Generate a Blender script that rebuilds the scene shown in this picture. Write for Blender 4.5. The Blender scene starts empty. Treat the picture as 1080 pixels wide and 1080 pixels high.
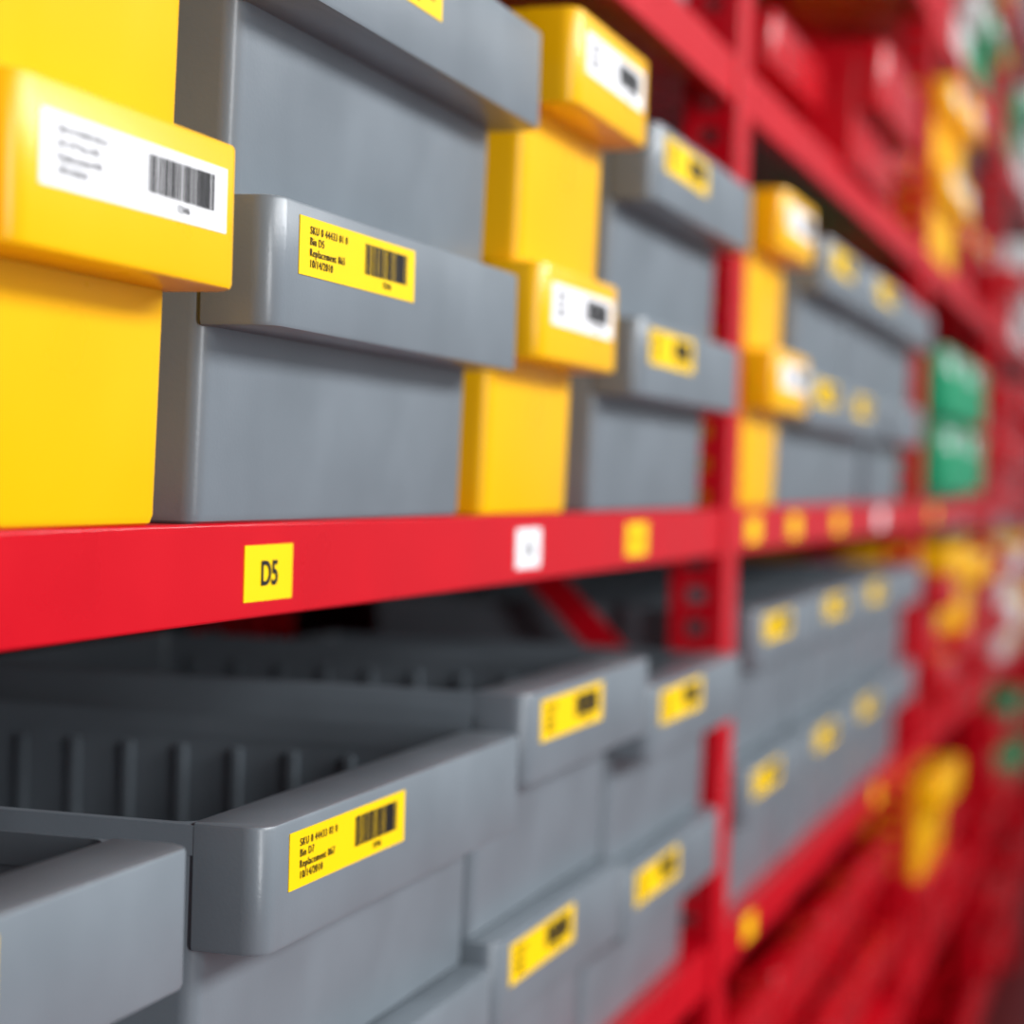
import bpy, bmesh, math, random
from mathutils import Vector, Matrix
random.seed(7)
S=bpy.context.scene
CZ=1.35
try:
    S.view_settings.view_transform='Standard'
    S.view_settings.look='None'
except Exception as e: print(e)
def link(o,parent=None):
    S.collection.objects.link(o)
    if parent: o.parent=parent
    return o
# ---------------- materials
def mat(name,col,rough=.4,bump=.0,bscale=600,var=.06,spec=.5,metal=0.0):
    m=bpy.data.materials.new(name); m.use_nodes=True
    nt=m.node_tree; b=nt.nodes['Principled BSDF']
    b.inputs['Metallic'].default_value=metal
    b.inputs['Specular IOR Level'].default_value=spec
    tc=nt.nodes.new('ShaderNodeTexCoord')
    n=nt.nodes.new('ShaderNodeTexNoise'); n.inputs['Scale'].default_value=14; n.inputs['Detail'].default_value=5
    nt.links.new(tc.outputs['Object'],n.inputs['Vector'])
    r=nt.nodes.new('ShaderNodeValToRGB')
    r.color_ramp.elements[0].position=.3; r.color_ramp.elements[1].position=.7
    r.color_ramp.elements[0].color=(*[c*(1-var) for c in col],1)
    r.color_ramp.elements[1].color=(*[min(1,c*(1+var)) for c in col],1)
    nt.links.new(n.outputs['Fac'],r.inputs['Fac']); nt.links.new(r.outputs['Color'],b.inputs['Base Color'])
    mr=nt.nodes.new('ShaderNodeMapRange'); mr.inputs['From Min'].default_value=.3; mr.inputs['From Max'].default_value=.7
    mr.inputs['To Min'].default_value=rough-.035; mr.inputs['To Max'].default_value=rough+.045
    nt.links.new(n.outputs['Fac'],mr.inputs['Value']); nt.links.new(mr.outputs['Result'],b.inputs['Roughness'])
    if bump:
        n2=nt.nodes.new('ShaderNodeTexNoise'); n2.inputs['Scale'].default_value=bscale
        nt.links.new(tc.outputs['Object'],n2.inputs['Vector'])
        bp=nt.nodes.new('ShaderNodeBump'); bp.inputs['Strength'].default_value=bump; bp.inputs['Distance'].default_value=.0004
        nt.links.new(n2.outputs['Fac'],bp.inputs['Height']); nt.links.new(bp.outputs['Normal'],b.inputs['Normal'])
    return m
M={'grey':mat('grey_plastic',(.172,.200,.226),.32,.14,spec=.50,var=.08),
   'yellow':mat('yellow_plastic',(.95,.495,.001),.30,.06,var=.02,spec=.33),
   'red':mat('red_plastic',(.50,.002,.009),.25,.1,spec=.4),
   'green':mat('green_plastic',(.002,.30,.13),.28,.1,spec=.4),
   'white':mat('white_plastic',(.70,.71,.71),.35,.1),
   'rack':mat('red_powder_coat',(.54,.0015,.010),.29,.08,900,.04,spec=.24),
   'laby':mat('yellow_label_paper',(.95,.60,.002),.45,var=.01,spec=.15),
   'labw':mat('white_label_paper',(.88,.88,.90),.45,var=.01,spec=.2),
   'ink':mat('black_ink',(.012,.012,.014),.5,var=.01,spec=.2),
   'floor':mat('dark_red_floor',(.13,.012,.014),.45,.3,60,.12),  # dark red tone with slight random variation
   'wall':mat('painted_wall',(.04,.015,.017),.7,.1,200)}
# ---------------- geometry helpers
def rr(x0,y0,x1,y1,rf,rb,n=6):
    pts=[]
    for cx,cy,r,a0 in ((x0,y0,rf,180),(x1,y0,rf,270),(x1,y1,rb,0),(x0,y1,rb,90)):
        r=max(r,.0003)
        ox=cx+r if cx==x0 else cx-r
        oy=cy+r if cy==y0 else cy-r
        for i in range(n+1):
            a=math.radians(a0+90*i/n)
            pts.append((ox+r*math.cos(a),oy+r*math.sin(a)))
    return pts
def loft(bm,rings,cap0=True,cap1=True,closed=False):
    V=[[bm.verts.new((p[0],p[1],z)) for p in pts] for pts,z in rings]
    n=len(V[0]); L=len(V)
    for k in range(L if closed else L-1):
        a=V[k]; b=V[(k+1)%L]
        for i in range(n):
            j=(i+1)%n
            bm.faces.new((a[i],a[j],b[j],b[i]))
    if not closed:
        if cap0: bm.faces.new(list(reversed(V[0])))
        if cap1: bm.faces.new(V[-1])
def box(bm,x0,x1,y0,y1,z0,z1):
    v=[bm.verts.new(p) for p in ((x0,y0,z0),(x1,y0,z0),(x1,y1,z0),(x0,y1,z0),(x0,y0,z1),(x1,y0,z1),(x1,y1,z1),(x0,y1,z1))]
    for f in ((3,2,1,0),(4,5,6,7),(0,1,5,4),(1,2,6,5),(2,3,7,6),(3,0,4,7)):
        bm.faces.new([v[i] for i in f])
def finish(bm,name,m,smooth=True,recalc=True):
    if recalc: bmesh.ops.recalc_face_normals(bm,faces=bm.faces)
    me=bpy.data.meshes.new(name); bm.to_mesh(me); bm.free()
    me.materials.append(m)
    if smooth:
        for p in me.polygons: p.use_smooth=True
        me.set_sharp_from_angle(angle=math.radians(32))
    return me
# ---------------- bins
cache={}
def bin_mesh(W,h,hl,color,D=.37):
    k=(round(W,3),round(h,3),round(hl,3),color,D)
    if k in cache: return cache[k]
    bm=bmesh.new()
    yb=.0275; s=.0005; rc=.0080
    def R(i,r=rc,t=0): return rr(s+i*.6,yb+i+t,W-s-i*.6,D-.005-i,max(r,.002),max(r*.8,.002))
    loft(bm,[(R(.0040,rc-.003,.0020),0),(R(.0020,rc-.001,.0020),.0010),(R(.0008,rc,.0020),.0040),(R(0),h-.001),(R(.0035,rc-.003),h-.001),(R(.0055,rc-.004,.0025),.005)])
    # front lip / label hood
    L=.032
    def Q(i): return rr(i,i,W-i,L-i*.2,.0105-i*.5,.0012,8)
    loft(bm,[(Q(.0022),h-hl),(Q(.0006),h-hl+.0006),(Q(0),h-hl+.0022),(Q(0),h-.0018),(Q(.0005),h-.0005),(Q(.0018),h)])
    # side and rear rim band
    o0=rr(.0002,.027,W-.0002,D,.002,.012); i0=rr(s+.003,.0322,W-s-.003,D-.008,.009,.009)
    loft(bm,[(o0,h-.013),(o0,h-.0012),(i0,h-.0006),(i0,h-.013)],closed=True)
    # interior divider ribs
    y=.062
    while y<D-.03:
        box(bm,s+.0018,s+.0075,y,y+.0045,.006,h-.018)
        box(bm,W-s-.0075,W-s-.0018,y,y+.0045,.006,h-.018)
        y+=.034
    me=finish(bm,'bin_'+color,M[color]); cache[k]=me; return me
def label_plate(kind):
    k=('plate',kind)
    if k in cache: return cache[k]
    bm=bmesh.new(); box(bm,0,.131,-.0004,0,0,.0232)
    cache[k]=finish(bm,'label',M[kind],False); return cache[k]
def barcode(scale=1):
    if 'bar' in cache: return cache['bar']
    bm=bmesh.new(); r=random.Random(3); x=.070
    while x<.119:
        w=r.choice([.0006,.0009,.0012,.0020]); box(bm,x,x+w,-.0006,-.0003,.0068,.0198); x+=w+r.choice([.0005,.0006,.0010])
    cache['bar']=finish(bm,'barcode',M['ink'],False); return cache['bar']
def text_data(key,body,size,spacing=1.35,align='LEFT',off=.0,ls=1.0):
    if key in cache: return cache[key]
    c=bpy.data.curves.new('label_text','FONT'); c.body=body; c.size=size; c.space_line=spacing
    c.align_x=align; c.offset=off; c.extrude=.0001
    c.space_character=ls
    c.materials.append(M['ink']); cache[key]=c; return c
BL={'D5':'SKU 0 44433 01 0\nBin D5\nReplacement 865\n10/14/2010','D7':'SKU 0 44433 02 0\nBin D7\nReplacement 867\n10/14/2010',
    'D4':'SKU 0 44433 05 0\nBin D4 Part 851\nReplacement 851\n10/14/2010',
    'E1':'SKU 44433\nBin E1 8\nRepl 865\n10/2010'}
def make_bin(x,W,z,h,color,dy=0,label=True,bid='E1',back=False,hl=None,D=.37):
    if hl is None: hl=.051 if color=='grey' else .053
    o=link(bpy.data.objects.new('storage_bin',bin_mesh(W,h,hl,color,D)))
    if back:
        o.location=(x+W,.92-dy,CZ+z); o.rotation_euler=(0,0,math.pi)
    else: o.location=(x,-.032+dy,CZ+z)
    if label:
        kind='laby' if color in('grey','red') else 'labw'
        lx=.022 if W>.2 else (W-.131)/2
        lz=h-.0055-.0232 if color=='grey' else h-.010-.0232
        p=link(bpy.data.objects.new('label',label_plate(kind)),o); p.location=(lx,0,lz)
        b=link(bpy.data.objects.new('barcode',barcode()),o); b.location=(lx,0,lz)
        near=bid in('D5','D7')
        t=link(bpy.data.objects.new('label_text',text_data('t'+bid,BL[bid],.0045 if near else .0042,.98 if near else 1.0,off=0 if near else -.00005,ls=1.18 if near else 1.0)),o)
        t.location=(lx+.010,-.0006,lz+.0168); t.rotation_euler=(math.pi/2,0,0)
        t=link(bpy.data.objects.new('barcode_number',text_data('num','12346',.0038,off=.00002,ls=1.1)),o)
        t.location=(lx+.091,-.0006,lz+.0028); t.rotation_euler=(math.pi/2,0,0)
    return o
def stack(x0,x1,z,h,color,dys=(0,0),dxs=None,**k):
    for i,dy in enumerate(dys):
        dx=dxs[i] if dxs else 0
        make_bin(x0+dx,x1-x0,z+i*h,h,color[i] if isinstance(color,tuple) else color,dy,**k)
SH=[.745,.362,-.022,-.395,-.77,-1.145]
z2=SH[2]
# --- middle shelf, bay 1
stack(.378,.535,z2,.140,'yellow',(0,-.003))
stack(.544,.705,z2,.140,'yellow',(0,-.003),(0,.003),bid='D4')
stack(.735,1.053,z2,.128,'grey',(0,-.007),(0,.008),bid='D5')
stack(1.092,1.258,z2,.1405,'yellow',(0,-.013),(0,.010))
stack(1.318,1.645,z2,.128,'grey',(0,-.005),(0,.008))
# bay 2
stack(1.818,1.978,z2,.1405,'yellow',(0,-.002))
stack(2.0,2.305,z2,.130,'grey',(0,-.012),(0,.005))
stack(2.325,2.63,z2,.130,'grey',(0.01,-.014))
stack(2.65,2.95,z2,.130,'grey',(0.0,-.01),label=False)
# bay 3
stack(3.26,3.60,z2,.120,'green',(0,0),hl=.104); stack(3.62,3.98,z2,.120,'green',(0,-.0),hl=.104)
stack(4.04,4.30,z2,.13,'red',(.02,)); 
# --- lower shelf bay 1
z3=SH[3]
stack(.392,.679,z3,.1300,'grey',(.010,0)); 
stack(.741,1.078,z3,.128,'grey',(.012,0),bid='D7')
stack(1.089,1.370,z3,.138,'grey',(.014,0))
stack(1.380,1.690,z3,.1275,'grey',(.014,0))
# bay 2
for i,(a,b) in enumerate(((1.82,2.15),(2.17,2.48),(2.50,2.80),(2.83,3.10))):
    stack(a,b,z3,.141,'grey',(.016,.010),label=i<3)
stack(3.26,3.44,z3,.13,'red',(-.01,-.01),label=False); stack(3.47,3.72,z3,.15,('red','yellow'),(.03,0),label=False); stack(3.78,4.02,z3,.14,('red','yellow'),(0,-.01),label=False)
stack(4.1,4.38,z3,.13,'red',(.02,-.01))
# --- upper shelf
z1=SH[1]
for a,b in ((.40,.70),(.72,1.02),(1.05,1.35),(1.38,1.68)): stack(a,b,z1,.128,'grey',(.03,))
stack(2.02,2.31,z1,.10,'red',(.05,),label=False); stack(2.36,2.70,z1,.138,'red',(-.012,),label=False,hl=.075); stack(2.74,3.0,z1,.12,'red',(.03,),label=False)
stack(3.26,3.42,z1,.135,'yellow',(0,0)); stack(3.45,3.61,z1,.135,'yellow',(0,-.01)); stack(3.72,4.0,z1,.13,'red',(0.03,)); stack(4.05,4.3,z1,.13,'red',(0.03,))
# --- shelf below
z4=SH[4]
stack(.4,.7,z4,.13,'red',(0,0)); stack(.75,1.05,z4,.13,'red',(0,0)); stack(1.1,1.4,z4,.13,'red',(.02,)); stack(1.43,1.7,z4,.13,'red',(.04,))
for a in (1.84,2.16,2.48,2.80): stack(a,a+.29,z4,.13,'red',(.03,.04),label=False)
stack(3.27,3.48,z4,.16,('red','yellow'),(.01,-.01),label=False); stack(3.52,3.74,z4,.15,('red','yellow'),(0,0),label=False); stack(3.82,4.1,z4,.13,'red',(0.04,.04),label=False); stack(4.15,4.4,z4,.14,'red',(0.05,),label=False)
# --- generic fills
def fill(x0,x1,z,pal,rnd,maxn=2,**k):
    x=x0
    while True:
        c=rnd.choice(pal); W=.16 if c=='yellow' else rnd.choice([.29,.30,.26])
        if x+W>x1: break
        n=rnd.randint(1,maxn); stack(x,x+W,z,.14 if c=='yellow' else .128,c,tuple(rnd.uniform(-.01,.01) for _ in range(n)),**k)
        x+=W+.022
rnd=random.Random(11)
starts=[-1.11,.32,1.75,3.18,4.61,6.04,7.47]
for i,s in enumerate(starts[:-1]):
    a=s+.07; b=s+1.42
    if i in (0,4,5):
        pals={0:['white','green','white'],1:['red','white'],2:['red','white','red'],3:['white','yellow','red'],4:['red','red','green'],5:['red']}
        if i==0: pals={k:['grey','yellow'] for k in range(6)}
        for k,z in enumerate(SH): fill(a,b,z,pals[k],rnd,label=i==0)
    else:
        fill(a,b,SH[0],['white','green','red'] if i==3 else ['red','grey'],rnd)
        fill(a,b,SH[5],['red'],rnd,2,label=False)
# bins of the back-to-back row (seen through gaps)
for i,s in enumerate(starts[:-1]):
    for k in (1,2,3,4,5):
        x=s+.09
        while x+.30<s+1.42:
            stack(x,x+.30,SH[k],.128,'grey' if k in(1,2,3) else 'red',(0,0),label=False,back=True)
            x+=.33
# ---------------- rack
rack=link(bpy.data.objects.new('shelving_rack',None)); rack.location=(0,0,CZ)
def part(name,bm,bev=.0012):
    o=link(bpy.data.objects.new(name,finish(bm,name,M['rack'],False)),rack)
    if bev:
        m=o.modifiers.new('bev','BEVEL'); m.width=bev; m.segments=2; m.limit_method='ANGLE'
        for p in o.data.polygons: p.use_smooth=True
        o.data.set_sharp_from_angle(angle=math.radians(60))
    return o
TOP=1.15; BOT=-CZ
bm=bmesh.new()
for i,s in enumerate(starts[:-1]):
    for z in SH+[1.12]:
        for y0,sg in ((0,1),(.44,-1),(.452,1),(.892,-1)):
            ya,yb=sorted((y0,y0+sg*.0035))
            box(bm,s+.002,s+1.428,ya,yb,z-.040,z)
            ya,yb=sorted((y0+sg*.0035,y0+sg*.016)); box(bm,s+.06,s+1.428,ya,yb,z-.040,z-.0375)
part('beams',bm,.0016)
bm=bmesh.new()
for i,s in enumerate(starts[:-1]):
    for z in SH+[1.12]:
        box(bm,s+.01,s+1.425,.0037,.4362,z-.006,z-.0002)
        box(bm,s+.01,s+1.425,.4558,.888,z-.006,z-.0002)
part('shelf_decks',bm,0)
bm=bmesh.new(); bh=bmesh.new()
for s in starts:
    for y0,sg in ((-.003,1),(.443,-1),(.449,1),(.895,-1)):
        w=.052
        ya,yb=sorted((y0,y0+sg*.0028)); box(bm,s,s+w,ya,yb,BOT,TOP)
        # perforated side flange
        a=y0+sg*.0028; 
        for u0,u1 in ((0,.014),(.030,.045)):
            ya,yb=sorted((a+sg*u0,a+sg*u1)); box(bm,s,s+.0025,ya,yb,BOT,TOP)
        ya,yb=sorted((a+sg*.014,a+sg*.030)); z=BOT
        while z<TOP-.02:
            box(bh,s,s+.0025,ya,yb,z,z+.014); z+=.028
part('uprights',bm,.0008); part('upright_webs',bh,0)
bm=bmesh.new()
for s in starts:
    for off in (0,.452):
        z=-.217-.74; k=0
        while z<.9:
            for (ya,za,yb,zb) in ((.03,z,.41,z+.38),(.41,z+.38,.03,z+.74)):
                d=Vector((0,yb-ya,zb-za)).normalized(); n=Vector((0,-d.z,d.y))*.013
                x0=s+.004; x1=s+.007
                P=[Vector((0,ya+off,za)),Vector((0,yb+off,zb))]
                q=[P[0]+n,P[0]-n,P[1]-n,P[1]+n]
                va=[bm.verts.new((x0,p.y,p.z)) for p in q]; vb=[bm.verts.new((x1,p.y,p.z)) for p in q]
                bm.faces.new(va); bm.faces.new(vb[::-1])
                for i in range(4): bm.faces.new((va[i],va[(i+1)%4],vb[(i+1)%4],vb[i]))
            z+=.74
part('diagonal_braces',bm,0)
# shelf tags
def tag(x,z,kind,w=.049,txt=None):
    bm=bmesh.new(); box(bm,x,x+w,-.0005,0,z-.0235,z)
    link(bpy.data.objects.new('shelf_tag',finish(bm,'shelf_tag',M[kind],False)),rack)
    if txt:
        t=link(bpy.data.objects.new('tag_text',text_data('tag'+txt,txt,.0145,off=.0003 if txt=='D5' else 0,align='CENTER')),rack)
        t.location=(x+w/2,-.0008,z-.0168); t.rotation_euler=(math.pi/2,0,0)
tag(.783,-.0315,'laby',txt='D5'); tag(1.158,-.0305,'labw',txt='D6'); tag(1.418,-.0305,'laby',w=.06,txt='D7')
for x,k in ((1.86,'laby'),(2.08,'laby'),(2.38,'laby'),(2.75,'labw'),(3.4,'laby')): tag(x,-.0305,k,w=.06)
for x in (.8,1.3,1.9,2.8): tag(x,SH[3]-.008,'laby',w=.05)
# ---------------- room
def plane_box(name,x0,x1,y0,y1,z0,z1,m):
    bm=bmesh.new(); box(bm,x0,x1,y0,y1,z0,z1); link(bpy.data.objects.new(name,finish(bm,name,m,False)))
plane_box('floor',-6,14,-5,3,-.05,0,M['floor'])
plane_box('wall_back',-6,14,1.6,1.7,0,4,M['wall'])
# ---------------- light
w=bpy.data.worlds.new('World'); S.world=w; w.use_nodes=True
w.node_tree.nodes['Background'].inputs[0].default_value=(.86,.93,1,1); w.node_tree.nodes['Background'].inputs[1].default_value=.22
def area(name,loc,target,sx,sy,e,col=(1,1,1)):
    l=bpy.data.lights.new(name,'AREA'); l.shape='RECTANGLE'; l.size=sx; l.size_y=sy; l.energy=e; l.color=col
    o=link(bpy.data.objects.new(name,l)); o.location=loc
    o.rotation_euler=(Vector(target)-Vector(loc)).to_track_quat('-Z','Y').to_euler()
area('front_fill_light',(1.4,-2.6,2.55),(1.3,-.1,1.3),2.6,.6,88,(.98,.99,1))  # added frontal fill aimed at the bin fronts, no ceiling fitting
area('front_fill_light',(4.1,-2.8,2.8),(4.2,-.1,1.3),2.4,.6,100,(.98,.99,1))  # same kind of added fill, for the far bays
area('corner_highlight_strip',(-.70,-2.5,1.60),(.9,0,1.35),.36,1.9,46,(.96,.98,1))  # added tall softbox that puts highlights on bin corners, no real window
# ---------------- camera
F=2200.; roll=.028
cam=bpy.data.cameras.new('camera'); cam.sensor_width=36; cam.lens=F/1080*36
co=link(bpy.data.objects.new('camera',cam)); S.camera=co
a=690-20*roll; b=-20-690*roll
yaw=math.atan(a/F); pitch=math.atan(b/F*math.cos(yaw)*1.0)
Rm=Matrix.Rotation(yaw-math.pi/2,4,'Z')@Matrix.Rotation(math.pi/2+pitch,4,'X')@Matrix.Rotation(roll,4,'Z')
co.matrix_world=Matrix.Translation((0,-.36,CZ))@Rm
cam.clip_start=.02
cam.dof.use_dof=True; cam.dof.focus_distance=.81; cam.dof.aperture_fstop=4.9
